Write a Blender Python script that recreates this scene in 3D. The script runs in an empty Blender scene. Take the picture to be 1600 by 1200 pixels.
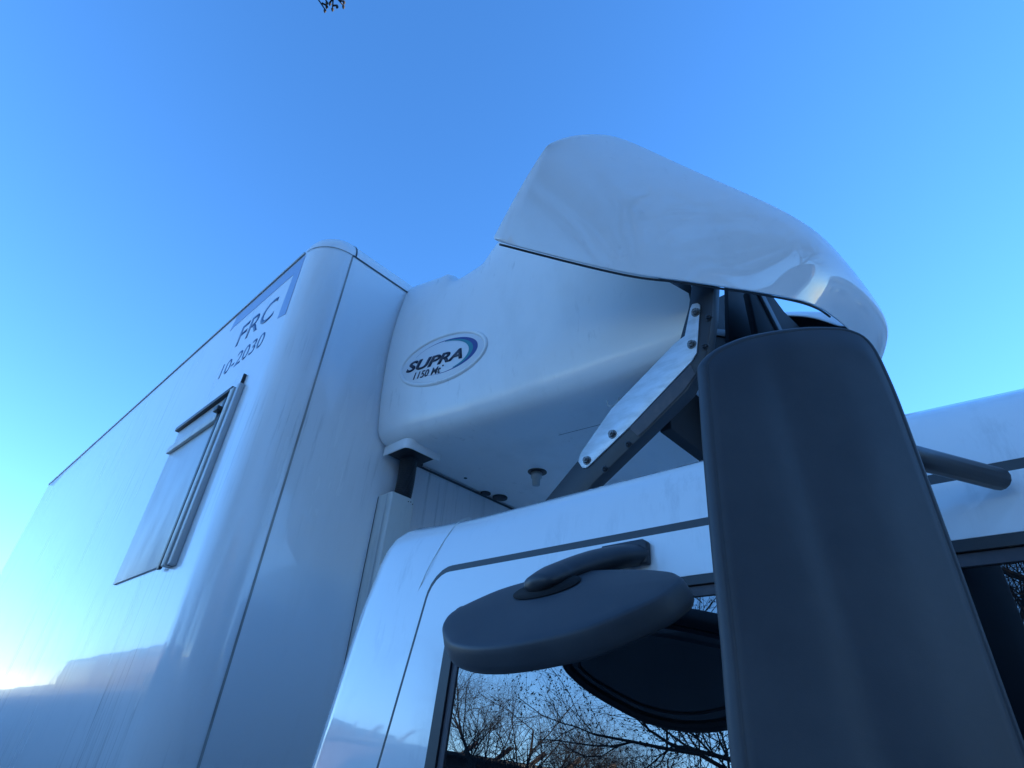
import bpy, bmesh, math, random
from mathutils import Vector, Matrix
from mathutils.geometry import tessellate_polygon
rad = math.radians
sc = bpy.context.scene
COL = sc.collection
EYE = 1.65                                   # camera height; most heights below are given from eye level

# ------------------------------------------------------------------ camera
cam = bpy.data.cameras.new('camera'); co = bpy.data.objects.new('camera', cam); COL.objects.link(co)
R = Matrix(((0.677, -0.439, -0.590), (-0.733, -0.333, -0.593), (0.064, 0.834, -0.547)))
E_X = Vector((R[0][0], R[1][0], R[2][0])).normalized()
E_Z = Vector((R[0][2], R[1][2], R[2][2])); E_Z = (E_Z - E_Z.dot(E_X)*E_X).normalized()
E_Y = E_Z.cross(E_X)
M = Matrix((E_X, E_Y, E_Z)).transposed().to_4x4()
M.translation = (0, 0, EYE)
co.matrix_world = M
cam.sensor_width = 36; cam.lens = 36*895/1600; cam.clip_start = 0.02; cam.clip_end = 2000
sc.camera = co

# ------------------------------------------------------------------ sky, sun, exposure
SUN_DIR = Vector((0.76, -0.58, 0.24)).normalized()       # towards the sun
w = bpy.data.worlds.new('World'); sc.world = w; w.use_nodes = True
nt = w.node_tree; nt.nodes.clear()
sky = nt.nodes.new('ShaderNodeTexSky'); sky.sky_type = 'NISHITA'; sky.sun_disc = False
sky.sun_elevation = math.asin(SUN_DIR.z); sky.sun_rotation = math.atan2(SUN_DIR.x, SUN_DIR.y)
sky.altitude = 1500; sky.air_density = 1.0; sky.dust_density = 0.0; sky.ozone_density = 2.0
hs = nt.nodes.new('ShaderNodeHueSaturation'); hs.inputs['Saturation'].default_value = 1.14
bg = nt.nodes.new('ShaderNodeBackground'); bg.inputs['Strength'].default_value = 0.15
ow = nt.nodes.new('ShaderNodeOutputWorld')
tn = nt.nodes.new('ShaderNodeMix'); tn.data_type = 'RGBA'; tn.blend_type = 'MULTIPLY'; tn.inputs[0].default_value = 1
tn.inputs[7].default_value = (.84, .95, 1.15, 1)         # cool camera white balance
nt.links.new(sky.outputs[0], tn.inputs[6]); nt.links.new(tn.outputs[2], hs.inputs['Color']); nt.links.new(hs.outputs[0], bg.inputs['Color']); nt.links.new(bg.outputs[0], ow.inputs[0])
sl = bpy.data.lights.new('sun', 'SUN'); sl.energy = 3.5; sl.angle = rad(0.5); sl.color = (1, .93, .82)
so = bpy.data.objects.new('sun', sl); COL.objects.link(so); so.location = (0, 0, 20)
so.rotation_euler = SUN_DIR.to_track_quat('Z', 'Y').to_euler()
sc.view_settings.view_transform = 'Standard'; sc.view_settings.look = 'None'; sc.view_settings.gamma = 1
sc.view_settings.exposure = 1.74

# ------------------------------------------------------------------ materials
def mat(name, col, rough=.5, metal=0, coat=0, ior=1.5, noise=None, bump=None, spec=None, streak=None):
    m = bpy.data.materials.new(name); m.use_nodes = True
    n = m.node_tree.nodes; l = m.node_tree.links; b = n['Principled BSDF']
    b.inputs['Base Color'].default_value = (*col, 1); b.inputs['Roughness'].default_value = rough
    b.inputs['Metallic'].default_value = metal; b.inputs['IOR'].default_value = ior
    b.inputs['Coat Weight'].default_value = coat; b.inputs['Coat Roughness'].default_value = .03
    if spec is not None: b.inputs['Specular IOR Level'].default_value = spec
    tc = n.new('ShaderNodeTexCoord')
    if noise:                                # (second colour, scale xyz, low, high, also roughness delta)
        c2, scl, lo, hi, dr = noise
        mp = n.new('ShaderNodeMapping'); mp.inputs['Scale'].default_value = scl
        nz = n.new('ShaderNodeTexNoise'); nz.inputs['Scale'].default_value = 1; nz.inputs['Detail'].default_value = 7
        nz.inputs['Roughness'].default_value = .6
        mr = n.new('ShaderNodeMapRange'); mr.inputs['From Min'].default_value = lo; mr.inputs['From Max'].default_value = hi
        mx = n.new('ShaderNodeMix'); mx.data_type = 'RGBA'
        mx.inputs[6].default_value = (*col, 1); mx.inputs[7].default_value = (*c2, 1)
        l.new(tc.outputs['Object'], mp.inputs[0]); l.new(mp.outputs[0], nz.inputs['Vector']); l.new(nz.outputs[0], mr.inputs[0])
        l.new(mr.outputs[0], mx.inputs[0]); l.new(mx.outputs[2], b.inputs['Base Color'])
        if streak:                           # grime and scuffs: (colour, scale, low, high, patch scale)
            c3, sc3, l3, h3, ps = streak
            m3 = n.new('ShaderNodeMapping'); m3.inputs['Scale'].default_value = sc3; m3.inputs['Rotation'].default_value = (.06, .05, 0)
            n3 = n.new('ShaderNodeTexNoise'); n3.inputs['Scale'].default_value = 1; n3.inputs['Detail'].default_value = 5; n3.inputs['Roughness'].default_value = .7
            r3 = n.new('ShaderNodeMapRange'); r3.inputs['From Min'].default_value = l3; r3.inputs['From Max'].default_value = h3
            n4 = n.new('ShaderNodeTexNoise'); n4.inputs['Scale'].default_value = ps; n4.inputs['Detail'].default_value = 2
            r4 = n.new('ShaderNodeMapRange'); r4.inputs['From Min'].default_value = .48; r4.inputs['From Max'].default_value = .66
            mm = n.new('ShaderNodeMath'); mm.operation = 'MULTIPLY'
            x3 = n.new('ShaderNodeMix'); x3.data_type = 'RGBA'; x3.inputs[7].default_value = (*c3, 1)
            l.new(tc.outputs['Object'], m3.inputs[0]); l.new(m3.outputs[0], n3.inputs['Vector']); l.new(n3.outputs[0], r3.inputs[0])
            l.new(tc.outputs['Object'], n4.inputs['Vector']); l.new(n4.outputs[0], r4.inputs[0])
            l.new(r3.outputs[0], mm.inputs[0]); l.new(r4.outputs[0], mm.inputs[1]); l.new(mm.outputs[0], x3.inputs[0])
            l.new(mx.outputs[2], x3.inputs[6]); l.new(x3.outputs[2], b.inputs['Base Color'])
        if dr:
            ma = n.new('ShaderNodeMath'); ma.operation = 'MULTIPLY_ADD'; ma.inputs[1].default_value = dr; ma.inputs[2].default_value = rough
            l.new(mr.outputs[0], ma.inputs[0]); l.new(ma.outputs[0], b.inputs['Roughness'])
    if bump:                                 # (scale, strength, distance)
        nb = n.new('ShaderNodeTexNoise'); nb.inputs['Scale'].default_value = bump[0]; nb.inputs['Detail'].default_value = 3
        bu = n.new('ShaderNodeBump'); bu.inputs['Strength'].default_value = bump[1]; bu.inputs['Distance'].default_value = bump[2]
        l.new(tc.outputs['Object'], nb.inputs['Vector']); l.new(nb.outputs[0], bu.inputs['Height'])
        l.new(bu.outputs[0], b.inputs['Normal'])
        if coat: l.new(bu.outputs[0], b.inputs['Coat Normal'])
    return m
M_BOX = mat('white_gelcoat_panel', (.85, .85, .85), .24, coat=.35, noise=((.78, .78, .77), (7, 7, 1.2), .52, .85, .08), bump=(2.2, .25, .01), streak=((.42, .42, .42), (38, 38, 1.6), .53, .72, 1.5))
M_CAB = mat('white_cab_paint', (.83, .83, .83), .12, coat=.6, noise=((.68, .69, .70), (3, 3, 3), .55, .85, .10), bump=(3, .12, .006), streak=((.62, .62, .62), (24, 24, 5), .52, .8, 3.5))
M_UNIT = mat('white_moulded_plastic', (.85, .85, .84), .3, coat=.2, noise=((.77, .77, .76), (5, 5, 2), .5, .8, .15), bump=(4, .15, .006), streak=((.50, .50, .49), (30, 30, 5), .58, .8, 3))
M_DEFL = mat('glossy_white_fibreglass', (.87, .87, .87), .02, ior=1.78, noise=((.82, .82, .82), (4, 4, 4), .5, .8, .02), bump=(3, .04, .006), streak=((.70, .70, .70), (16, 16, 16), .58, .85, 3))
M_BLACK = mat('black_textured_plastic', (.030, .033, .040), .42, noise=((.045, .047, .052), (6, 6, 6), .4, .8, .1), bump=(900, .15, .0006))
M_DARKP = mat('charcoal_mirror_plastic', (.031, .035, .044), .50, noise=((.065, .068, .075), (5, 5, 5), .4, .8, .08), bump=(1100, .2, .0005))
M_STEEL = mat('black_painted_steel', (.020, .022, .027), .45, noise=((.05, .045, .04), (14, 14, 14), .55, .8, .1))
M_MATTE = mat('matte_black_panel', (.012, .013, .016), .8)
M_SLEEVE = mat('worn_grey_sleeve', (.06, .055, .062), .55, noise=((.1, .085, .085), (30, 30, 30), .45, .8, .1))
M_PLATE = mat('brushed_zinc_plate', (.62, .64, .66), .38, metal=.35, noise=((.48, .50, .51), (12, 12, 40), .4, .7, .1))
M_BOLT = mat('zinc_bolt', (.22, .22, .22), .45, metal=.8, noise=((.1, .09, .08), (90, 90, 90), .4, .7, .1))
M_ALU = mat('anodised_aluminium', (.55, .56, .56), .38, metal=.2, noise=((.49, .50, .51), (6, 6, 2), .4, .7, .1))
M_COND = mat('pale_grey_channel', (.66, .66, .62), .45, noise=((.52, .52, .49), (14, 14, 3), .5, .75, .1))
M_RUB = mat('black_rubber_seal', (.022, .024, .028), .42)
M_GAP = mat('grey_gap_sealant', (.38, .38, .36), .6, noise=((.2, .2, .2), (60, 60, 6), .4, .7, 0))
M_GAPD = mat('dark_gap', (.05, .055, .06), .5)
M_BLUE = mat('blue_lettering', (.035, .10, .24), .4)
M_NAVY = mat('navy_lettering', (.012, .02, .05), .35)
M_STRIPE = mat('pale_blue_stripe', (.27, .38, .60), .35)
M_TEAL = mat('teal_print', (.008, .22, .27), .35)
M_ROYAL = mat('royal_blue_print', (.018, .04, .23), .35)
M_DECAL = mat('white_decal', (.74, .76, .79), .3)
M_HOSE = mat('black_corrugated_hose', (.02, .021, .025), .4)
M_MGLASS = mat('mirror_glass', (.30, .31, .33), .02, metal=1)
M_PLUG = mat('pale_plastic_plug', (.42, .45, .45), .3)
M_BARK = mat('grey_brown_bark', (.055, .048, .042), .85, noise=((.085, .075, .065), (7, 7, 3), .4, .7, 0))
M_TWIG = mat('brown_twig', (.036, .031, .027), .8)
M_BUD = mat('brown_bud', (.075, .045, .03), .7)
M_ASPH = mat('pale_concrete', (.30, .29, .28), .85, noise=((.22, .215, .21), (3, 3, 3), .4, .7, 0), bump=(120, .4, .004))
M_WALLB = mat('brown_brick_wall', (.10, .07, .055), .8, noise=((.15, .10, .08), (12, 12, 12), .4, .7, 0))
M_WOOD = mat('weathered_wood', (.20, .155, .12), .7, noise=((.13, .10, .08), (8, 8, 30), .4, .7, 0))
M_TYRE = mat('tyre_rubber', (.02, .02, .02), .8)
# window: dark tinted pane that mirrors what stands opposite
M_GLASS = mat('tinted_window_glass', (.006, .008, .010), .0, ior=2.6)

for m_ in (M_CAB, M_BOX): m_.node_tree.nodes['Principled BSDF'].inputs['Coat IOR'].default_value = 1.7
# ------------------------------------------------------------------ helpers
def setp(o, label=None, cat=None, group=None, kind=None):
    if label: o['label'] = label
    if cat: o['category'] = cat
    if group: o['group'] = group
    if kind: o['kind'] = kind
    return o
def empty(name, loc=(0, 0, 0)):
    o = bpy.data.objects.new(name, None); COL.objects.link(o); o.location = loc; o.empty_display_size = .3; return o
def link_mesh(name, verts, faces, m, parent=None, smooth=True, eye=True, bevel=0, seg=2, subsurf=0, solid=0, recalc=True, ang=35):
    me = bpy.data.meshes.new(name)
    me.from_pydata([(v[0], v[1], v[2] + (EYE if eye else 0)) for v in verts], [], faces)
    bm = bmesh.new(); bm.from_mesh(me)
    if recalc: bmesh.ops.recalc_face_normals(bm, faces=bm.faces)
    for f in bm.faces: f.smooth = smooth
    bm.to_mesh(me); bm.free()
    for mm in (m if isinstance(m, (list, tuple)) else [m]): me.materials.append(mm)
    o = bpy.data.objects.new(name, me); COL.objects.link(o)
    if parent: o.parent = parent; o.matrix_parent_inverse = parent.matrix_basis.inverted()
    if solid:
        s = o.modifiers.new('solid', 'SOLIDIFY'); s.thickness = abs(solid); s.offset = -1 if solid > 0 else 1
    if bevel:
        b = o.modifiers.new('bevel', 'BEVEL'); b.width = bevel; b.segments = seg; b.limit_method = 'ANGLE'; b.angle_limit = rad(ang)
        b.harden_normals = False
    if subsurf:
        s = o.modifiers.new('sub', 'SUBSURF'); s.levels = subsurf; s.render_levels = subsurf
    return o
def box(name, x0, x1, y0, y1, z0, z1, m, parent=None, bevel=.003, **k):
    v = [(x, y, z) for x in (x0, x1) for y in (y0, y1) for z in (z0, z1)]
    f = [(0, 1, 3, 2), (4, 6, 7, 5), (0, 4, 5, 1), (2, 3, 7, 6), (0, 2, 6, 4), (1, 5, 7, 3)]
    return link_mesh(name, v, f, m, parent, bevel=bevel, **k)
def prism(name, pts, off, m, parent=None, bevel=.0015, holes=(), smooth=True, **k):
    """pts: 3D outline, extruded by the vector off; holes likewise"""
    loops = [[Vector(p) for p in pts]] + [[Vector(p) for p in h] for h in holes]
    flat = [p for lp in loops for p in lp]; n = len(flat); off = Vector(off)
    tri = tessellate_polygon(loops)
    v = flat + [p + off for p in flat]; f = []
    if holes: f += [tuple(t) for t in tri] + [tuple(i + n for i in reversed(t)) for t in tri]
    else: f += [tuple(range(n)), tuple(reversed(range(n, 2*n)))]
    s = 0
    for lp in loops:
        q = len(lp)
        for i in range(q): a = s + i; b = s + (i+1) % q; f.append((a, b, b+n, a+n))
        s += q
    return link_mesh(name, v, f, m, parent, smooth=smooth, bevel=bevel, **k)
def tube_data(pts, r, n=8, caps=True, V=None, F=None):
    V = [] if V is None else V; F = [] if F is None else F
    P = [Vector(p) for p in pts]; rr = r if isinstance(r, (list, tuple)) else [r]*len(P)
    up = Vector((0, 0, 1)); base = len(V)
    T = [(P[min(i+1, len(P)-1)] - P[max(i-1, 0)]).normalized() for i in range(len(P))]
    a = T[0].cross(up)
    if a.length < .1: a = T[0].cross(Vector((1, 0, 0)))
    a.normalize()
    for i, p in enumerate(P):
        a = (a - a.dot(T[i])*T[i]).normalized(); b = T[i].cross(a)
        q = rr[i]
        qa, qb = q if isinstance(q, tuple) else (q, q)
        for k in range(n):
            t = 2*math.pi*k/n; V.append(p + a*math.cos(t)*qa + b*math.sin(t)*qb)
    for i in range(len(P)-1):
        for k in range(n):
            s = base + i*n; F.append((s+k, s+(k+1) % n, s+n+(k+1) % n, s+n+k))
    if caps: F.append(tuple(base+k for k in reversed(range(n)))); F.append(tuple(base+(len(P)-1)*n+k for k in range(n)))
    return V, F
def tube(name, pts, r, m, parent=None, n=10, **k):
    V, F = tube_data(pts, r, n); return link_mesh(name, V, F, m, parent, **k)
def loft(name, rings, m, parent=None, cap0=True, cap1=True, **k):
    n = len(rings[0]); V = [p for r in rings for p in r]; F = []
    for i in range(len(rings)-1):
        for j in range(n): F.append((i*n+j, i*n+(j+1) % n, (i+1)*n+(j+1) % n, (i+1)*n+j))
    if cap0: F.append(tuple(reversed(range(n))))
    if cap1: F.append(tuple((len(rings)-1)*n + j for j in range(n)))
    return link_mesh(name, V, F, m, parent, **k)
def interp(x, xs, ys):
    if x <= xs[0]: return ys[0]
    for i in range(len(xs)-1):
        if x <= xs[i+1]:
            t = (x-xs[i])/(xs[i+1]-xs[i]); return ys[i] + t*(ys[i+1]-ys[i])
    return ys[-1]
def smooth_loop(pts, n=4):
    """closed Catmull-Rom through the points"""
    out = []; N = len(pts); P = [Vector(p) for p in pts]
    for i in range(N):
        a, b, c, d = P[i-1], P[i], P[(i+1) % N], P[(i+2) % N]
        for k in range(n):
            t = k/n; out.append(.5*((2*b) + (c-a)*t + (2*a-5*b+4*c-d)*t*t + (3*b-a-3*c+d)*t**3))
    return out
def smooth_path(pts, n=5):
    out = []; P = [Vector(p) for p in pts]
    for i in range(len(P)-1):
        a = P[max(i-1, 0)]; b = P[i]; c = P[i+1]; d = P[min(i+2, len(P)-1)]
        for k in range(n):
            t = k/n; out.append(.5*((2*b) + (c-a)*t + (2*a-5*b+4*c-d)*t*t + (3*b-a-3*c+d)*t**3))
    return out + [P[-1]]
def text_mesh(name, txt, origin, e1, e2, width, height, m, parent, depth=.0012, shear=0, bold=0, n_off=.0):
    cu = bpy.data.curves.new(name, 'FONT'); cu.body = txt; cu.size = 1; cu.shear = shear; cu.offset = bold; cu.resolution_u = 4
    to = bpy.data.objects.new(name, cu); COL.objects.link(to)
    dg = bpy.context.evaluated_depsgraph_get(); dg.update()
    me = bpy.data.meshes.new_from_object(to.evaluated_get(dg)); bpy.data.objects.remove(to)
    xs = [v.co.x for v in me.vertices]; ys = [v.co.y for v in me.vertices]
    x0, x1, y0, y1 = min(xs), max(xs), min(ys), max(ys)
    e1 = Vector(e1).normalized(); e2 = Vector(e2).normalized(); nn = e1.cross(e2).normalized(); o = Vector(origin)
    for v in me.vertices:
        p = o + e1*((v.co.x-x0)/(x1-x0)*width) + e2*((v.co.y-y0)/(y1-y0)*height) + nn*(n_off)
        v.co = (p.x, p.y, p.z + EYE)
    me.materials.clear(); me.materials.append(m)
    ob = bpy.data.objects.new(name, me); COL.objects.link(ob)
    ob.parent = parent; ob.matrix_parent_inverse = parent.matrix_basis.inverted()
    s = ob.modifiers.new('solid', 'SOLIDIFY'); s.thickness = depth; s.offset = 0
    return ob

# ------------------------------------------------------------------ ground
g = link_mesh('ground', [(-300, -300, 0), (300, -300, 0), (300, 300, 0), (-300, 300, 0)], [(0, 1, 2, 3)], M_ASPH, eye=False)
setp(g, 'pale grey concrete yard under the truck', kind='structure')

# ================================================================== THE TRUCK
truck = empty('refrigerated_truck', (2.06, 3, 0))
setp(truck, 'white refrigerated truck with a cooling unit and big air deflector above its cab', 'truck')

# ---- cargo box
XS, YF, RC, ZT, RT = .813, 2.373, .187, 2.355, .17
XE, YE = 3.31, 8.6
def rrect(x0, x1, y0, y1, r, z, n=10):
    out = []
    for cx, cy, a0 in ((x0+r, y0+r, 180), (x1-r, y0+r, 270), (x1-r, y1-r, 0), (x0+r, y1-r, 90)):
        for k in range(n+1):
            a = rad(a0 + 90*k/n); out.append((cx+r*math.cos(a), cy+r*math.sin(a), z))
    return out
rings = [rrect(XS, XE, YF, YE, RC, z) for z in (-.55, .3, 1.2, 2.0, ZT)]
for k in range(1, 9):
    a = rad(90*k/8); d = RT*(1-math.cos(a)); rings.append(rrect(XS+d, XE-d, YF+d, YE-d, max(RC-d*.9, .02), ZT+RT*math.sin(a)))
cargo = loft('cargo_box', rings, M_BOX, truck)
# seams of the corner extrusion and roof rail
def strip(name, pts, nrm, width_dir, wdt, m, parent, lift=.0015):
    V = []; F = []
    for i, p in enumerate(pts):
        p = Vector(p); nn = Vector(nrm[i] if isinstance(nrm, list) else nrm); wd = Vector(width_dir[i] if isinstance(width_dir, list) else width_dir)
        V += [p + nn*lift - wd*wdt/2, p + nn*lift + wd*wdt/2]
    for i in range(len(pts)-1): F.append((2*i, 2*i+1, 2*i+3, 2*i+2))
    return link_mesh(name, V, F, m, parent, recalc=False)
strip('corner_seam', [(1.0, YF, -.55), (1.0, YF, ZT)], (0, -1, 0), (1, 0, 0), .010, M_GAP, cargo)
strip('rail_seam', [(1.0, YF, ZT), (XE-RC, YF, ZT)], (0, -1, 0), (0, 0, 1), .013, M_GAPD, cargo, .002)
cs = []; cn = []
for k in range(13):
    a = rad(180 + 90*k/12); n_ = (math.cos(a), math.sin(a), 0); cs.append((XS+RC+RC*n_[0], YF+RC+RC*n_[1], ZT)); cn.append(n_)
strip('cap_seam', cs, cn, (0, 0, 1), .006, M_GAP, cargo, .002)
cs = []; cn = []; 
for k in range(9):
    a = rad(80*k/8); n_ = (0, -math.cos(a), math.sin(a)); cs.append((1.018, YF+RT-RT*math.cos(a), ZT+RT*math.sin(a))); cn.append(n_)
strip('cap_seam', cs, cn, (1, 0, 0), .010, M_GAPD, cargo, .002)
strip('side_rail_seam', [(XS, YE-RC, ZT-.006), (XS, YF+RC+.01, ZT-.006)], (-1, 0, 0), (0, 0, 1), .012, M_GAPD, cargo)
# thin white lip above it
box('side_rail', XS-.006, XS+.002, YF+RC+.03, YE-RC, ZT+.002, ZT+.02, M_ALU, cargo, .002)
# lettering and stripe on the side (read along -Y)
x_ = XS
prism('colour_stripe', [(x_, 3.44, 2.332), (x_, 2.565, 2.332), (x_, 2.545, 1.885), (x_, 2.643, 1.905), (x_, 2.643, 2.232), (x_, 3.425, 2.232), (x_, 3.46, 2.22)], (-.0015, 0, 0), M_STRIPE, cargo, bevel=0, smooth=False)
text_mesh('lettering', 'FRC', (x_, 3.21, 1.968), (0, -1, 0), (0, 0, 1), .465, .168, M_BLUE, cargo, bold=.012)
text_mesh('lettering', '10-2030', (x_, 3.285, 1.768), (0, -1, 0), (0, 0, 1), .545, .108, M_BLUE, cargo, bold=.006)
# poster / hatch frame on the side
hf = box('side_frame_post', XS-.028, XS, 2.755, 2.79, .60, 1.525, M_ALU, cargo, .004)
box('side_frame_seal', XS-.020, XS-.001, 2.791, 2.806, .60, 1.535, M_RUB, cargo, .002)
box('side_frame_post', XS-.034, XS, 2.808, 2.850, .60, 1.515, M_COND, cargo, .004)
box('frame_pin', XS-.016, XS, 2.789, 2.799, 1.53, 1.60, M_STEEL, cargo, .002)
box('side_frame_rail', XS-.030, XS, 2.852, 3.62, 1.515, 1.540, M_STEEL, cargo, .003)
box('side_frame_panel', XS-.010, XS, 2.852, 3.60, .62, 1.513, M_ALU, cargo, .002)
box('side_frame_seal', XS-.024, XS-.011, 2.895, 2.925, .60, 1.49, M_RUB, cargo, .002)
box('hinge', XS-.05, XS-.011, 2.885, 2.94, 1.40, 1.425, M_STEEL, cargo, .003)
box('side_frame_rail', XS-.030, XS-.011, 2.93, 3.60, 1.36, 1.40, M_COND, cargo, .003)

# ---- grey cable channel, hose
cc = empty('tmp'); bpy.data.objects.remove(cc)
ch = prism('cable_channel', [(1.483, 2.372, -.6), (1.483, 2.262, -.6), (1.489, 2.256, -.6), (1.618, 2.256, -.6), (1.624, 2.262, -.6), (1.624, 2.372, -.6)], (0, 0, 1.655), M_COND, truck, bevel=.001,
           holes=[[(1.489, 2.366, -.6), (1.618, 2.366, -.6), (1.618, 2.264, -.6), (1.489, 2.264, -.6)]])
strip('channel_lip', [(1.483, 2.29, -.6), (1.483, 2.29, 1.05)], (-1, 0, 0), (0, 1, 0), .010, M_ALU, ch, .003)
strip('channel_lip', [(1.483, 2.366, -.6), (1.483, 2.366, 1.05)], (-1, 0, 0), (0, 1, 0), .005, M_GAPD, ch, .003)
for xx, zz in ((1.585, 1.035), (1.60, 1.038), (1.612, 1.03)):
    tube('rivet', [(xx, 2.2565, zz), (xx, 2.2545, zz)], .003, M_STEEL, ch, 8)
hp = []; hr = []
for i in range(121):
    t = i/120; p = Vector((1.575+.012*math.sin(t*3), 2.315-.006*t, .96+.36*t)); hp.append(p); hr.append(.041 + (.0045 if i % 4 in (1, 2) else -.002))
tube('cable_hose', hp, hr, M_HOSE, truck, 20)
tube('hose', smooth_path([(1.61, 2.345, 1.0), (1.635, 2.35, 1.12), (1.63, 2.345, 1.22), (1.655, 2.33, 1.31)]), .014, M_RUB, truck, 10)

# ---- refrigeration unit
WALL = [(1.363, 1.537), (1.357, 1.60), (1.351, 1.695), (1.344, 1.82), (1.344, 2.0), (1.350, 2.10), (1.357, 2.18), (1.374, 2.31), (1.388, 2.37), (1.415, 2.41), (1.46, 2.43), (1.56, 2.44), (1.8, 2.45), (2.2, 2.455)]
LOW = [(2.2, 1.300), (1.8, 1.300), (1.58, 1.300), (1.50, 1.302), (1.455, 1.310), (1.420, 1.326), (1.400, 1.347), (1.386, 1.375), (1.377, 1.426)]
prof = LOW + WALL                                              # left half, from the middle of the underside round to the middle of the top
def ufront(z, x=1.5): return interp(z, [1.305, 1.40, 1.47, 1.62, 1.75, 1.9, 2.45], [.86, .79, .735, .735, .85, 1.0, 1.42]) + (.5 if z > 1.5 else .08)*max(0, x-1.72)
def utop(y): return interp(y, [1.70, 1.765, 1.794, 1.818, 1.87, 1.94, 2.01, 2.04, 2.065, 2.09, 2.13, 2.37], [2.60, 2.505, 2.45, 2.405, 2.38, 2.355, 2.340, 2.355, 2.405, 2.435, 2.43, 2.445])
XM = 2.2
def uring(t, shrink=0):
    L = []
    for (x, z) in prof:
        yf = ufront(z, x); y = 2.364 + (yf-2.364)*t
        k = .215*(2.36-y)
        if z > 1.9: z2 = 1.9 + (z-1.9)*(utop(y)-1.9)/(2.45-1.9)
        else: z2 = z + max(0, (1.9-z)/.6)*.07*max(0, (t-.35)/.65)
        big = max(0, 1-abs(z-1.36)/.16)*.018*t                 # rounder lower edge towards the front
        xx = x + k*(1-max(0, (x-1.5))/.7*1.0) + big
        xx = min(xx + shrink, XM) if x < XM else XM
        L.append(Vector((xx, y, z2 + (shrink if z < 1.6 else -shrink*.6))))
    Rr = [Vector((2*XM-p.x, 2.364+(p.y-2.364)*(.72+.28*max(0, (p.x-1.6)/.6)), p.z)) for p in reversed(L[1:-1])]
    return L + Rr
ts = [0, .01, .03, .06] + [.06 + .94*i/90 for i in range(1, 91)]
rg = [uring(t, .012 if t == 0 else .004 if t == .01 else 0) for t in ts]
unit = loft('refrigeration_unit', rg, M_UNIT, truck, cap0=True, cap1=False)
unit['label'] = 'white cooling unit mounted on the cargo box front above the cab'
fr = uring(.985, .004)
n_ = len(fr); fc = sum(fr, Vector())/n_
link_mesh('front_grille', fr, [tuple(range(n_))], M_STEEL, unit, smooth=False)
# black condenser shroud below and behind the bracket
prism('condenser_shroud', [(1.765, .90, 1.085), (3.1, .90, 1.085), (3.1, .90, 1.42), (1.765, .90, 1.42)], (0, .05, 0), M_MATTE, unit, .004)
prism('condenser_shroud', [(x, 1.02, z) for x, z in ((1.925, 1.36), (3.2, 1.36), (3.2, 2.7), (3.02, 2.74), (2.83, 2.56), (2.765, 2.545), (2.745, 2.75), (2.45, 2.70), (2.10, 2.45), (1.97, 2.1), (1.925, 1.8))], (0, .10, 0), M_MATTE, unit, .004)
prism('condenser_frame', [(x, 1.005, z) for x, z in ((2.55, 2.08), (3.1, 2.38), (3.1, 2.44), (2.55, 2.13))], (0, .014, 0), M_DARKP, unit, .003)
# top lug
# hood above the hose
hood = []
for (x, y) in ((1.462, 2.36), (1.462, 2.205), (1.466, 2.188), (1.478, 2.177), (1.495, 2.172), (1.675, 2.172)): hood.append((x, y))
V = []; F = []
for (x, y) in hood: V += [(x, y, 1.262), (x+.0, y+.0, 1.315)]
for i in range(len(hood)-1): F.append((2*i, 2*i+1, 2*i+3, 2*i+2))
link_mesh('hose_hood', V, F, M_UNIT, unit, solid=.008, bevel=.002)
box('hose_mount', 1.475, 1.655, 2.185, 2.355, 1.275, 1.299, M_STEEL, unit, .004)
# underside details
def disc(name, c, r, h, m, parent, n=24, sx=1): 
    c = Vector(c); pts = [c + Vector((r*sx*math.cos(2*math.pi*k/n), r*math.sin(2*math.pi*k/n), 0)) for k in range(n)]
    return prism(name, pts, (0, 0, h), m, parent, .001)
disc('drain_port', (2.12, 1.886, 1.2985), .052, .004, M_STEEL, unit)
pp = [(2.125, 1.895, 1.298), (2.125, 1.895, 1.270), (2.125, 1.895, 1.268), (2.125, 1.895, 1.228)]
tube('drain_plug', pp, [.030, .030, .022, .020], M_PLUG, unit, 20)
disc('screw_cap', (1.95, 2.27, 1.2975), .010, .004, M_STEEL, unit)
disc('edge_clip', (2.166, 2.325, 1.292), .03, .012, M_STEEL, unit)
disc('edge_clip', (2.262, 2.30, 1.292), .045, .012, M_STEEL, unit)
disc('edge_clip', (1.675, 2.335, 1.288), .016, .014, M_STEEL, unit)
strip('panel_joint', [(1.86, 1.53, 1.302), (1.90, 1.30, 1.306), (1.93, 1.05, 1.31)], (0, 0, -1), (1, 0, 0), .004, M_GAPD, unit, .004)
strip('panel_joint', [(1.60, 2.363, 1.297), (2.75, 2.363, 1.297)], (0, -.7, -.7), (0, -.7, .7), .012, M_GAPD, unit, .001)
tube('wire_loop', smooth_path([(1.742, 1.17, 1.30), (1.738, 1.165, 1.27), (1.742, 1.14, 1.262), (1.75, 1.125, 1.28), (1.757, 1.12, 1.305)]), .002, M_PLUG, unit, 6)

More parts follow.
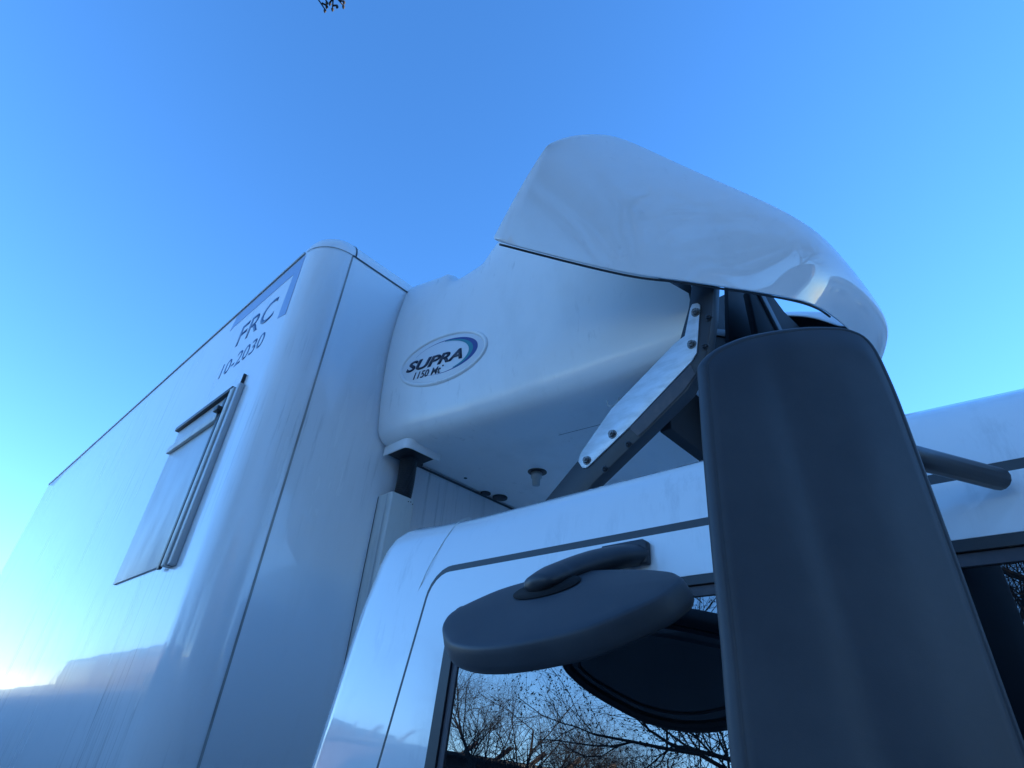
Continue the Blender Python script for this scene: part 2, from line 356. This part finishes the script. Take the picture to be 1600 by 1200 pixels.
# badge
bc = Vector((1.351 + .215*(2.36-1.966) - .001, 1.966, 1.698))
e1 = Vector((.215, -1, 0)).normalized(); e2 = Vector((-.06, 0, 1)).normalized(); e2 = (e2 - e2.dot(e1)*e1).normalized(); nn = e1.cross(e2).normalized()
if nn.x > 0: nn = -nn
def bp(u, v, h): return bc + e1*u + e2*v + nn*h
BA, BB = .272, .142
N = 72; prof_r = [(0.016, -.012), (.010, .001), (.003, .008), (-.004, .008), (-.012, .002), (-.016, -.012)]
V = []; F = []
for k in range(N):
    a = 2*math.pi*k/N
    for d, h in prof_r: V.append(bp((BA+d)*math.cos(a), (BB+d)*math.sin(a), h))
q = len(prof_r)
for k in range(N):
    for j in range(q-1): F.append((k*q+j, ((k+1) % N)*q+j, ((k+1) % N)*q+j+1, k*q+j+1))
link_mesh('badge_rim', V, F, M_UNIT, unit)
prism('badge_plate', [bp((BA-.013)*math.cos(2*math.pi*k/N), (BB-.013)*math.sin(2*math.pi*k/N), -.012) for k in range(N)], nn*.0135, M_DECAL, unit, .0005)
def arc(f0, f1, m, name, h, a0=-128, a1=152, c=8):
    V = []; F = []; n = 60
    for k in range(n+1):
        a = rad(a0 + (a1-a0)*k/n); wd = .052*max(0, math.cos((a-rad(c))*.625))**3 + .0028
        for f in (f0, f1):
            V.append(bp(.012 + (.212-wd*f)*math.cos(a), .006 + (.100-wd*f*.6)*math.sin(a), h))
    for k in range(n): F.append((2*k, 2*k+1, 2*k+3, 2*k+2))
    return link_mesh(name, V, F, m, unit, recalc=False)
arc(0, .55, M_ROYAL, 'badge_swoosh', .0022); arc(.53, 1, M_TEAL, 'badge_swoosh', .0026, -70, 90)
text_mesh('badge_lettering', 'SUPRA', bp(-.232, -.028, .003), e1 - e2*.035, e2, .365, .064, M_NAVY, unit, shear=.35, bold=.035)
text_mesh('badge_lettering', '1150 Mt', bp(-.175, -.084, .003), e1 - e2*.03, e2, .18, .042, M_NAVY, unit, shear=.3, bold=.012)
tube('badge_lettering', [bp(.016, -.050, .002), bp(.016, -.050, .004)], .005, M_NAVY, unit, 10)

# ---- air deflector
Bp = [(1.08, 1.263, 1.785), (1.25, 1.085, 1.717), (1.38, .940, 1.660), (1.5, .835, 1.642), (1.62, .733, 1.646), (1.78, .615, 1.656), (1.90, .514, 1.655), (2.03, .412, 1.648), (2.12, .365, 1.645), (2.20, .345, 1.645)]
Sp = [(1.15, 1.032, 2.321), (1.23, .985, 2.44), (1.35, .928, 2.535), (1.45, .885, 2.60), (1.56, .812, 2.57), (1.70, .692, 2.467), (1.82, .57, 2.354), (1.95, .42, 2.21), (2.07, .30, 2.07), (2.20, .255, 1.99)]
XC = 2.56
Bp.append((2.38, .310, 1.64)); Sp.append((2.38, .225, 1.90)); Bp.append((XC, .300, 1.64)); Sp.append((XC, .215, 1.88))
KD = .95
def dcol(i):
    b = Vector(Bp[i])*KD; s = Vector(Sp[i])*KD; col = []
    t_ = min(1, i/6); out = Vector((-.62, -.76, .1)) if i < 9 else Vector((-.2, -.95, .1))
    for f in (0, .02, .12, .28, .45, .62, .78, .90):
        col.append(b.lerp(s, f) + out*.055*math.sin(math.pi*f)*(.5+.5*t_))
    tw = Vector((.55, .83, 0)) if i < 8 else Vector((.1, .99, 0))
    col.append(s + Vector((-.004, -.004, -.03)))
    if i == 0: col += [s + Vector((.006, .004, -.004)), s + Vector((.02, .012, .0)), s + Vector((.035, .02, -.004))]
    else: col += [s + tw*.03 + Vector((0, 0, .006)), s + tw*.08 + Vector((0, 0, .006)), s + tw*.14 + Vector((0, 0, -.004))]
    return col
cols = [dcol(i) for i in range(len(Bp))]
xc = XC*KD
cols += [[Vector((xc + (xc-p.x)*.65, p.y, p.z)) for p in c] for c in reversed(cols[:-1])]
V = [p for c in cols for p in c]; W_ = len(cols[0]); F = []
for i in range(len(cols)-1):
    for j in range(W_-1): F.append((i*W_+j, i*W_+j+1, (i+1)*W_+j+1, (i+1)*W_+j))
defl = link_mesh('air_deflector', V, F, [M_DEFL, M_BLACK], truck)
defl.modifiers.clear()
s = defl.modifiers.new('sub', 'SUBSURF'); s.levels = 2; s.render_levels = 2
s = defl.modifiers.new('solid', 'SOLIDIFY'); s.thickness = .007; s.offset = -1; s.material_offset = 1
defl['label'] = 'big curved glossy white roof air deflector'
# thin dark tube drawn as the shadow line along the lower lip
tube('lip_shadow_line', smooth_path([Vector(p)*KD+Vector((.010, .010, .0)) for p in [Vector(Bp[0]).lerp(Vector(Bp[1]), .12)]+Bp[1:10]]), .0045, M_RUB, defl, 8)

# ---- deflector bracket
KB = .985; bx = 1.706*KB
def yz(pts, x): return [(x, a*KB, b*KB) for a, b in pts]
br = prism('deflector_bracket', yz([(1.80, .64), (1.294, 1.045), (1.10, 1.20), (.80, 1.42), (.745, 1.56), (.70, 1.74), (.615, 1.70), (.655, 1.477), (.70, 1.312), (.787, 1.187), (.967, 1.075), (1.224, .920), (1.62, .62)], bx), (.055, 0, 0), M_STEEL, truck, .004)
pl = prism('mounting_plate', yz([(1.292, 1.030), (1.284, 1.058), (1.268, 1.078), (1.123, 1.221), (.813, 1.415), (.772, 1.428), (.735, 1.548), (.724, 1.566), (.702, 1.560), (.693, 1.546), (.733, 1.329), (.758, 1.300), (1.038, 1.114), (1.239, .998), (1.255, .992), (1.272, .998)], bx-.007), (.0065, 0, 0), M_PLATE, br, .0015)
prism('sleeve', yz([(1.045, 1.107), (.765, 1.290), (.752, 1.240), (.80, 1.19), (.975, 1.078), (1.01, 1.06)], bx-.004), (.003, 0, 0), M_SLEEVE, br, .001)
prism('brace', yz([(.83, 1.85), (.754, 1.80), (.726, 1.56), (.745, 1.56)], .0+1.765*KB), (.01, 0, 0), M_STEEL, br, .001)
prism('brace', yz([(.825, 1.415), (.835, 1.425), (1.10, 1.262), (1.09, 1.25)], 1.72*KB), (.01, 0, 0), M_STEEL, br, .001)
def bolt(y, z, x, r=.016, m=M_BOLT, parent=br):
    V, F = tube_data([(x, y, z), (x-.003, y, z)], r*1.15, 20)
    V, F = tube_data([(x-.003, y, z), (x-.015, y, z)], r*.82, 6, V=V, F=F)
    V, F = tube_data([(x-.015, y, z), (x-.021, y, z)], r*.42, 10, V=V, F=F)
    link_mesh('bolt', V, F, m, parent, smooth=False)
for y, z in ((.713, 1.515), (.747, 1.373), (1.121, 1.102), (1.246, 1.022)): bolt(y*KB, z*KB, bx-.007)
for y, z in ((1.055, 1.04), (1.165, .965), (.668, 1.47), (.70, 1.345)): bolt(y*KB, z*KB, bx, .013, M_STEEL)
# far struts and inner liner below the deflector
st = prism('deflector_strut', [(2.135, .72, 1.98), (2.50, .72, 2.235), (2.62, .72, 1.95), (2.45, .74, 1.2), (2.05, .74, .9), (2.06, .74, 1.55)], (0, .02, 0), M_MATTE, truck, .003)
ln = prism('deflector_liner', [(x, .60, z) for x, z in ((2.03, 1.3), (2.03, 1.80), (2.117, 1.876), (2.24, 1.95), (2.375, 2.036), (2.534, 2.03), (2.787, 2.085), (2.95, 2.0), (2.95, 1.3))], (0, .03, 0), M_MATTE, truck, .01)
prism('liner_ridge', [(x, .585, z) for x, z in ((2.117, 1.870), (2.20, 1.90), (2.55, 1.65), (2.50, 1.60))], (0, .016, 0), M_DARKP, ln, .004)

# ---- cab
def cx(z): return 1.0 + .06*z
def cyr(z): return interp(z, [-1.2, -.05, .16, .333, .395, .536, .66], [1.80, 1.735, 1.70, 1.68, 1.658, 1.62, 1.56])
def cyf(z): return interp(z, [-1.2, -.5, .45, .66], [-1.0, -.9, -.52, -.40])
XR = 2*2.06
lev = [(-.95, 0), (-.4, 0), (-.1, 0), (.1, 0), (.25, 0), (.36, .0), (.425, .002), (.465, .006), (.50, .014), (.530, .028), (.555, .048), (.576, .078), (.592, .120), (.605, .18), (.625, .32), (.645, .6), (.652, .95)]
rings = []
for z, d in lev:
    x0 = cx(min(z, .43)) + d; r = max(.05, .11 - d*.1)
    rr = rrect(x0, XR-x0, cyf(z)+d*.9, cyr(z)-d*.35, r, z, 8)
    out = []
    for (x, y, zz) in rr:
        up = interp(y, [-.5, .4, 1.2, 1.35, 1.5, 1.7], [-.05, 0, .012, .020, .036, .045])*max(0, min(1, (zz-.40)/.12))
        out.append((x, y, zz+up))
    # more points along the long sides so that the sweep of the roof can bend
    dense = []
    for i in range(len(out)):
        a = Vector(out[i]); b = Vector(out[(i+1) % len(out)]); dense.append(a)
        if i % 9 == 8:
            for k in range(1, 16):
                p = a.lerp(b, k/16)
                if abs(a.y-b.y) > .5:
                    up = interp(p.y, [-.5, .4, 1.2, 1.35, 1.5, 1.7], [-.05, 0, .012, .020, .036, .045])*max(0, min(1, (z-.40)/.12))
                    p.z = z + up
                dense.append(p)
    rings.append(dense)
cab = loft('cab_body', rings, M_CAB, truck)
# roof corner joint line
def cs_pt(y, z, off=.0): return Vector((cx(z)-off, y, z))
rc = [(1.262, 1.17, .40), (1.032, 1.175, .47), (1.044, 1.185, .52), (1.068, 1.215, .565), (1.098, 1.25, .592), (1.16, 1.30, .615)]
V, F = tube_data(smooth_path([(1.0245, 1.345, .36), (1.024, 1.31, .43), (1.033, 1.28, .49), (1.052, 1.262, .545), (1.078, 1.258, .580), (1.12, 1.262, .606)]), .0011, 6)
link_mesh('roof_joint', V, F, M_COND, cab)
# door: gap path, panel with window hole
def side(pts, off): return [(cx(z)-off, y, z) for y, z in pts]
def round_poly(pts, rs, n=6):
    out = []; N = len(pts)
    for i in range(N):
        p = Vector(pts[i]); a = (Vector(pts[i-1])-p).normalized(); b = (Vector(pts[(i+1) % N])-p).normalized(); r = rs[i]
        ang = a.angle(b); d = r/math.tan(ang/2); s_ = p + a*d; e_ = p + b*d; c_ = p + (a+b).normalized()*(r/math.sin(ang/2))
        v0 = s_-c_; v1 = e_-c_
        for k in range(n+1):
            t = k/n; v = v0.lerp(v1, t).normalized()*r; out.append(tuple(c_+v))
    return out
def inset(pts, d):
    c = Vector((sum(p[0] for p in pts)/len(pts), sum(p[1] for p in pts)/len(pts))); out = []; N = len(pts)
    A = sum(pts[i][0]*pts[(i+1) % N][1]-pts[(i+1) % N][0]*pts[i][1] for i in range(N)); sg = 1 if A > 0 else -1
    for i in range(N):
        a = Vector(pts[i-1]); p = Vector(pts[i]); b = Vector(pts[(i+1) % N])
        t = (b-a).normalized(); out.append(tuple(p + Vector((-t.y, t.x))*d*sg))
    return out
DOOR = round_poly([(1.50, -.90), (1.277, .425), (-.16, .398), (-.52, -.30), (-.55, -.90)], [.05, .085, .12, .2, .1])
WIN = round_poly([(1.178, -.42), (1.172, .315), (-.08, .300), (-.34, -.42)], [.06, .045, .1, .08])
GL = round_poly([(1.118, -.37), (1.118, .275), (-.04, .262), (-.27, -.37)], [.04, .03, .08, .06])
prism('door_gap', side(inset(DOOR, -.006), .0008), (-.0012, 0, 0), M_GAPD, cab, 0, holes=[side([(a, b-(.003 if b > .3 else 0)) for a, b in inset(DOOR, .010)], .0008)], smooth=False)
door = prism('cab_door', side([(a, b-(.003 if b > .3 else 0)) for a, b in inset(DOOR, .009)], .0), (-.008, 0, 0), M_CAB, cab, .0035, holes=[side(WIN, .0)], ang=50, smooth=False, seg=4)
fs = door
prism('window_seal', side(inset(WIN, .001), .001), (-.011, 0, 0), M_RUB, cab, .004, holes=[side(inset(GL, -.020), .001)], seg=4, smooth=False)
prism('window_trim', side(inset(GL, -.019), .001), (-.006, 0, 0), M_SLEEVE, cab, .001, holes=[side(GL, .001)])
prism('window_glass', side(inset(GL, -.002), .0015), (-.002, 0, 0), M_GLASS, cab, 0, smooth=False)
# windscreen
zz = [-.35, .38]
wv = []
for z in zz: wv.append((1.18, cyf(z)-.006, z)); wv.append((XR-1.18, cyf(z)-.006, z))
prism('windscreen', [wv[0], wv[1], wv[3], wv[2]], (0, .004, 0), M_GLASS, cab, 0, smooth=False)

# ---- kerb mirror on its arm
nk = Vector((-.6, 0, .8)).normalized(); k1 = Vector((0, -1, 0)); k2 = k1.cross(nk); k2 = k2 if k2.z > 0 else -k2
PK = Vector((.84, .7344, .2664))
# outline measured in the plane of the mirror back (u forward, v up the slope)
KO = [(-0.1339, -0.0926), (-0.1574, -0.0652), (-0.1722, -0.033), (-0.1604, 0.0001), (-0.1208, 0.0452), (-0.0622, 0.0669), (0.001, 0.0779), (0.0884, 0.0605), (0.1698, 0.0344), (0.2267, 0.008), (0.2506, -0.0123), (0.2616, -0.0296), (0.2569, -0.056), (0.2456, -0.0811), (0.2077, -0.1192), (0.1666, -0.148), (0.0861, -0.1692), (0.0164, -0.1704), (-0.0491, -0.1524), (-0.0915, -0.1267)]
KO = [(a*1.2, b*1.2) for a, b in KO]
KO = [tuple(p)[:2] for p in smooth_loop([(a, b, 0) for a, b in KO], 4)]
def kring(ins, h): return [PK + k1*u + k2*v + nk*h for u, v in inset(KO, ins)]
def kscale(f, h):
    c = Vector((.048, -.054)); return [PK + k1*(c.x+(u-c.x)*f) + k2*(c.y+(v-c.y)*f) + nk*h for u, v in inset(KO, .012)]
kr = [kscale(.02, .006), kscale(.4, .0055), kscale(.75, .004), kscale(.93, .0012), kring(.0075, -.0005), kring(.0035, -.0022), kring(.0008, -.006), kring(-.001, -.014), kring(-.004, -.028), kring(-.003, -.038), kring(.001, -.044), kring(.008, -.046), kring(.015, -.045), kring(.018, -.040), kscale(.93, -.038)]
km = loft('kerb_mirror', kr, M_DARKP, truck)
km['label'] = 'dark kerb mirror shell on a short arm above the cab window'
prism('mirror_pane', [p for p in kring(.018, -.043)], nk*.002, M_MGLASS, km, .0005, smooth=False)
AP = [(.81, .721, .269), (.83, .718, .280), (.87, .713, .301), (.91, .690, .323), (.95, .664, .342), (.985, .639, .356), (1.020, .622, .3645)]
pth = smooth_path(AP, 5); nP = len(pth)
rr = []
for i in range(nP):
    t = i/(nP-1); a_ = interp(t, [0, .03, .10, .3, .6, 1], [.004, .022, .036, .050, .046, .040]); b_ = interp(t, [0, .03, .1, .3, .6, 1], [.004, .012, .017, .023, .025, .022]); rr.append((a_, b_))
arm = tube('mirror_arm', pth, rr, M_BLACK, km, 20)
V = [PK + k1*(.028+.075*math.cos(2*math.pi*k/28)) + k2*(-.004+.046*math.sin(2*math.pi*k/28)) + nk*.0068 for k in range(28)]
prism('socket_shade_disc', V, nk*.0015, mat('socket_shade', (.004, .004, .005), .9), km, .0)  # flat near-black disc paints the shade of a recess round the arm tip
prism('mirror_rim', kring(.017, -.0465), -nk*.002, M_SLEEVE, km, .0006, holes=[kring(.026, -.0465)])
prism('mirror_rim', kring(.046, -.0440), -nk*.002, M_SLEEVE, km, .0006, holes=[kring(.050, -.0440)])
foot = prism('arm_foot', side([(.588, .338), (.588, .383), (.600, .391), (.700, .392), (.690, .345)], .008), (-.016, 0, 0), M_BLACK, km, .004)
V, F = tube_data([(cx(.36)-.022, .612, .352), (cx(.36)-.032, .612, .352)], .011, 16)
V, F = tube_data([(cx(.36)-.032, .612, .352), (cx(.36)-.036, .612, .352)], .006, 6, V=V, F=F)
link_mesh('screw', V, F, M_RUB, km, smooth=False)

# ---- main mirror housing
D1 = Vector((.7071, -.7071, 0)); DN = Vector((-.7071, -.7071, 0)); O = Vector((.56, .24, 0))
def medge(z):   # left edge s and right edge s at height z
    l = interp(z, [-.40, -.30, .0, .10, .20, .30, .38, .41], [-.005, -.016, -.017, -.013, -.011, -.006, .0, .001])
    return l
LE = [(.005, -.44), (-.010, -.40), (-.017, -.25), (-.017, .0), (-.013, .105), (-.0105, .195), (-.006, .304), (-.001, .391), (.0005, .415), (.004, .428), (.022, .449), (.058, .471), (.093, .484), (.138, .4960), (.175, .501), (.205, .500), (.230, .482), (.240, .430), (.243, .30), (.243, -.2), (.238, -.38), (.22, -.44), (.10, -.46)]
mo = [tuple(p)[:2] for p in smooth_loop([(a, b, 0) for a, b in LE], 4)]
def mring(ins, h, f=1):
    c = Vector((.115, .03)); out = []
    for s_, z in inset(mo, ins):
        s2 = c.x + (s_-c.x)*f; z2 = c.y + (z-c.y)*f
        crease = -.004*math.exp(-((s2-.105+.03*(z2-.1))/.022)**2)*min(1, max(0, (1-f)*6)) + .002*math.exp(-((s2-.17)/.03)**2)*min(1, (1-f)*6)
        out.append(O + D1*s2 + Vector((0, 0, z2)) + DN*(h+crease))
    return out
mr = [mring(.034, -.060), mring(.010, -.028), mring(0, -.012), mring(.002, -.005), mring(.0055, -.0012), mring(.0085, .0), mring(.0095, -.0008), mring(.0105, -.0008), mring(.0115, .0002)]
for f in (.93, .86, .79, .72, .65, .58, .50, .42, .34, .26, .18, .10, .03):
    mr.append(mring(.0115, .0002 + .006*(1-f**2), f))
mm_ = loft('main_mirror', mr, M_DARKP, truck)
mm_['label'] = 'tall black mirror housing close beside the cab front'
prism('mirror_pane', mring(.036, -.0605), DN*.002, M_MGLASS, mm_, 0, smooth=False)
tube('mirror_bracket', [(.72, .16, .36), (.84, .10, .37), (.99, .02, .37)], .016, M_BLACK, mm_, 14)
tube('mirror_bracket', [(.72, .16, -.30), (.84, .10, -.31), (.99, .02, -.31)], .016, M_BLACK, mm_, 14)

# ---- chassis and wheels, below the picture
box('chassis_rail', 1.6, 1.72, -.3, 8.3, -1.05, -.80, M_STEEL, truck, .01)
box('chassis_rail', 2.4, 2.52, -.3, 8.3, -1.05, -.80, M_STEEL, truck, .01)
box('chassis_beam', 1.1, 3.0, 2.6, 2.8, -.80, -.56, M_STEEL, truck, .01)
for x in (.98, 2.90):
    for y in (.55, 6.6):
        V, F = tube_data([(x, y, -1.17), (x+.27, y, -1.17)], .48, 40)
        wh = link_mesh('wheel', V, F, M_TYRE, truck, bevel=.03)
        V, F = tube_data([(x-.004, y, -1.17), (x+.02, y, -1.17)], .26, 32); link_mesh('rim', V, F, M_ALU, wh, bevel=.01)

# ================================================================== TREES (bare, winter)
def grow(rnd, V, F, p, d, ln, r, lvl, maxl, gn=.25, spread=.7, buds=None, up=.15, kink=.28):
    n = 5 if lvl < 2 else 4; n = 3 if lvl >= 3 else n
    segs = 5 if lvl < 3 else 4
    pts = [p.copy()]; rr = [r]; dd = d.copy(); side_pts = []
    for i in range(segs):
        dd = (dd + Vector((rnd.gauss(0, kink*.5), rnd.gauss(0, kink*.5), rnd.gauss(0, kink*.5) + up*.3))).normalized()
        p = p + dd*ln/segs; pts.append(p.copy()); rr.append(r*(1-.62*(i+1)/segs)); side_pts.append((p.copy(), dd.copy(), rr[-1]))
    tube_data(pts, rr, n, False, V, F)
    if buds is not None and lvl >= maxl-1:
        for q, dq, rq in side_pts[1:]:
            if rnd.random() < .75: buds.append((q, (dq+Vector((rnd.gauss(0, .6), rnd.gauss(0, .6), rnd.gauss(0, .6)))).normalized()))
    if lvl >= maxl: return
    for i, (q, dq, rq) in enumerate(side_pts):
        if lvl == 0 and i < 1: continue
        k = rnd.choice((1, 2, 2)) if lvl < maxl-1 else rnd.choice((1, 1, 2))
        for _ in range(k):
            v = Vector((rnd.gauss(0, 1), rnd.gauss(0, 1), rnd.gauss(0, .7)+.2)); v = (v - v.dot(dq)*dq)
            if v.length < .05: continue
            nd = (dq*(1-spread*.45) + v.normalized()*spread).normalized()
            grow(rnd, V, F, q, nd, ln*rnd.uniform(.50, .72), rq*rnd.uniform(.5, .7), lvl+1, maxl, gn, spread, buds, up, kink)
def make_tree(seed, h, r, label, loc, maxl=4, trunk_h=None, lean=(0, 0), spread=.8, budsize=0, group=None, kink=.28):
    rnd = random.Random(seed); th = trunk_h or h*.28
    root = empty('bare_tree', loc); setp(root, label, 'tree', group)
    V, F = [], []
    pts = [Vector((lean[0]*t*th, lean[1]*t*th, t*th*1.0)) for t in (0, .15, .4, .7, 1)]
    pts = [p + Vector((rnd.gauss(0, .03), rnd.gauss(0, .03), 0)) for p in pts]
    tube_data(pts, [r*1.5, r*1.15, r, r*.92, r*.85], 12, True, V, F)
    ob = link_mesh('trunk', V, F, M_BARK, None, eye=False, recalc=False); ob.parent = root
    V, F = [], []; buds = [] if budsize else None
    for k in range(4):
        a = 2*math.pi*(k+rnd.random()*.5)/4; d = Vector((math.cos(a)*.55+lean[0], math.sin(a)*.55+lean[1], .9)).normalized()
        grow(rnd, V, F, pts[-1]-Vector((0, 0, .05*k)), d, (h-th)*.55, r*.62, 0, maxl, spread=spread, buds=buds, kink=kink)
    ob = link_mesh('crown', V, F, M_TWIG, None, eye=False, recalc=False, smooth=True); ob.parent = root
    if buds:
        V, F = [], []
        for q, dq in buds:
            b = len(V); a = dq.orthogonal().normalized(); c = dq.cross(a); s_ = budsize*rnd.uniform(.7, 1.3)
            V += [q, q+dq*s_*1.0+a*s_*.42, q+dq*s_*1.0+c*s_*.42, q+dq*s_*1.0-a*s_*.42, q+dq*s_*1.0-c*s_*.42, q+dq*s_*2.4]
            for i in range(4): F.append((b, b+1+i, b+1+(i+1) % 4)); F.append((b+5, b+1+(i+1) % 4, b+1+i))
        ob = link_mesh('buds', V, F, M_BUD, None, eye=False, recalc=False); ob.parent = root; ob['kind'] = 'stuff'
    return root
make_tree(11, 5.5, .09, 'dense bare tree beside the low shed, mirrored at the rear edge of the cab window', (-8.5, 10.2, 0), 4, spread=.75)
make_tree(23, 5.1, .11, 'slender bare tree behind the middle of the shed roof, mirrored in the cab window', (-13.5, 11.6, 0), 4, spread=.6)
make_tree(37, 5.8, .10, 'low bare tree farthest behind the shed, mirrored low in the cab window', (-17.5, 12.8, 0), 4)
make_tree(53, 7.0, .14, 'bare tree standing alone out in front of the truck', (-7.5, -6.5, 0), 4)
make_tree(59, 11.0, .27, 'tallest bare tree, close behind the photographer, mirrored faintly in the air deflector', (-.4, -5.6, 0), 4, trunk_h=3.6, spread=.7)
make_tree(61, 9, .17, 'bare tree across the yard straight out from the cab front', (-9, .5, 0), 4, spread=.7)

# kerbside tree: budding low branches opposite the cab window, twig tips hanging into the top of the picture
root = empty('bare_tree', (-3.9, 2.5, 0)); setp(root, 'budding kerbside tree nearest the cab, its twig tips hanging into the top edge', 'tree')
base = Vector((-3.9, 2.5, 0))
V, F = tube_data([(0, 0, 0), (.05, -.03, 1.2), (.02, .05, 2.8), (.1, -.1, 4.6), (.15, -.15, 6.4)], [.15, .11, .10, .085, .06], 12)
ob = link_mesh('trunk', V, F, M_BARK, None, eye=False, recalc=False); ob.parent = root
V, F = [], []; rnd = random.Random(5); buds = []
for a, z in ((2.9, 5.2), (3.5, 5.9), (4.2, 6.2)):
    grow(rnd, V, F, Vector((.12, -.12, z)), Vector((math.cos(a), math.sin(a), .7)).normalized(), 1.7, .05, 0, 3, spread=.7)
for (dx, dy, dz, z, ln) in ((.8, .8, .10, 1.8, 1.2), (.9, .45, .18, 2.1, 1.6), (.95, .15, .25, 2.4, 1.6), (.75, .7, .30, 2.3, 1.2)):
    grow(rnd, V, F, Vector((.05, .02, z)), Vector((dx, dy, dz)).normalized(), ln, .024, 1, 4, spread=.75, buds=buds, kink=.5, up=.1)
limb = smooth_path([Vector((.15, -.15, 5.9)), Vector((1.2, -.3, 6.9)), Vector((2.6, -.3, 7.35)), Vector((.188, 2.274, 6.85))-base, Vector((.188, 2.274, 6.099))-base], 4)
tube_data(limb, [.05*(1-.9*i/(len(limb)-1)) for i in range(len(limb))], 6, False, V, F)
def rel(x, y, z): return Vector((x, y, z+EYE)) - base
for tw in [[[0.188, 2.274, 4.449], [0.232, 2.389, 4.386], [0.268, 2.469, 4.339], [0.331, 2.482, 4.328]], [[0.294, 2.469, 4.338], [0.327, 2.458, 4.342]], [[0.188, 2.274, 4.449], [0.277, 2.349, 4.405], [0.335, 2.401, 4.373], [0.364, 2.444, 4.347]], [[0.356, 2.434, 4.353], [0.377, 2.413, 4.363]], [[0.335, 2.401, 4.373], [0.332, 2.431, 4.356]], [[0.188, 2.274, 4.449], [0.296, 2.332, 4.413], [0.364, 2.385, 4.38], [0.409, 2.386, 4.375]], [[0.37, 2.385, 4.379], [0.397, 2.365, 4.387]], [[0.227, 2.371, 4.396], [0.295, 2.437, 4.356], [0.315, 2.442, 4.352]]]:
    tube_data([rel(*q) for q in tw], [.0075*(1-.5*i/len(tw)) for i in range(len(tw))], 5, True, V, F)
    q = rel(*tw[-1]); tube_data([q, q+Vector((.004, -.003, -.02)), q+Vector((.008, -.004, -.045))], [.006, .011, .002], 6, True, V, F)
ob = link_mesh('crown', V, F, M_TWIG, None, eye=False, recalc=False); ob.parent = root
V, F = [], []
for q, dq in buds:
    b = len(V); a = dq.orthogonal().normalized(); c = dq.cross(a); s_ = .012*rnd.uniform(.7, 1.3)
    V += [q, q+dq*s_+a*s_*.45, q+dq*s_+c*s_*.45, q+dq*s_-a*s_*.45, q+dq*s_-c*s_*.45, q+dq*s_*2.4]
    for i in range(4): F.append((b, b+1+i, b+1+(i+1) % 4)); F.append((b+5, b+1+(i+1) % 4, b+1+i))
ob = link_mesh('buds', V, F, M_BUD, None, eye=False, recalc=False); ob.parent = root; ob['kind'] = 'stuff'

# low shed with slanted roof brackets, and the yard wall, mirrored at the bottom of the window
shed = empty('low_shed', (-12, 11, 0)); setp(shed, 'long low brown shed with slanted wooden brackets along its roof edge', 'shed')
dirv = Vector((.62, .78, 0)).normalized()
def shed_box(name, a0, a1, b0, b1, z0, z1, m, parent=shed):
    nv = Vector((-dirv.y, dirv.x, 0)); c = Vector((-11, 8.8, 0))
    v = [c + dirv*a + nv*b + Vector((0, 0, z)) for a in (a0, a1) for b in (b0, b1) for z in (z0, z1)]
    return link_mesh(name, v, [(0, 1, 3, 2), (4, 6, 7, 5), (0, 4, 5, 1), (2, 3, 7, 6), (0, 2, 6, 4), (1, 5, 7, 3)], m, parent, eye=False, bevel=.01, smooth=False)
shed_box('wall', -10, 10, 0, 3.2, 0, 2.78, M_WALLB)
shed_box('roof', -10.3, 10.3, -.3, 3.5, 2.78, 2.86, M_STEEL)
nv = Vector((-dirv.y, dirv.x, 0)); c = Vector((-11, 8.8, 0))
for k in range(26):
    a = -10 + k*.8; p = c + dirv*a + Vector((0, 0, 2.86)) + nv*.1
    V, F = tube_data([p, p + dirv*-.34 + Vector((0, 0, .30))], .05, 4); link_mesh('roof_bracket', V, F, M_WOOD, shed, eye=False, smooth=False)

# big hall on the far side of the truck, unseen, added to shade it
sun_block = empty('blocker', (20, 0, 0)); setp(sun_block, 'long grey warehouse on the far side of the truck, unseen and added to shade the yard', 'blocker')
box('wall', 12, 30, -40, 45, 0, 6.95, M_ALU, sun_block, .05, eye=False)
box('roof', 11.8, 30.3, -40.3, 45.3, 6.95, 7.1, M_STEEL, sun_block, .03, eye=False)
box('shade_block', 11.9, 29, -40, -3.2, 7.1, 9.4, M_ALU, sun_block, .05, eye=False)  # unseen taller part added to keep the sun off the box corner
for k in range(9): box('window', 11.96, 12.02, -30+8*k, -26+8*k, 3.5, 5.0, M_GLASS, sun_block, 0, eye=False)

# unseen brick blocks added around the yard to hide the bright horizon
for (x, y, L_, H_, lab) in ((-24, -22, 24, 9.0, 'long brown brick block behind the photographer, added to hide the bright horizon'), (-6, -26, 14, 7.5, 'lower brown brick block out in front of the truck, added to hide the bright horizon'), (-24, 60, 34, 6.0, 'long low brick block far behind the truck on the kerb side, added to cut the horizon glow')):
    b = empty('horizon_block', (x, y, 0)); setp(b, lab, 'building')
    box('wall', x-6, x+6, y-L_/2, y+L_/2, 0, H_, M_WALLB, b, .02, eye=False)
    box('roof', x-6.3, x+6.3, y-L_/2-.3, y+L_/2+.3, H_, H_+.3, M_STEEL, b, .02, eye=False)
    for k in range(5):
        for zf in (1.2, 4.4):
            box('window', x+5.97, x+6.03, y-L_/2+1.5+k*L_/5.5, y-L_/2+3+k*L_/5.5, zf, zf+1.5, M_GLASS, b, 0, eye=False)
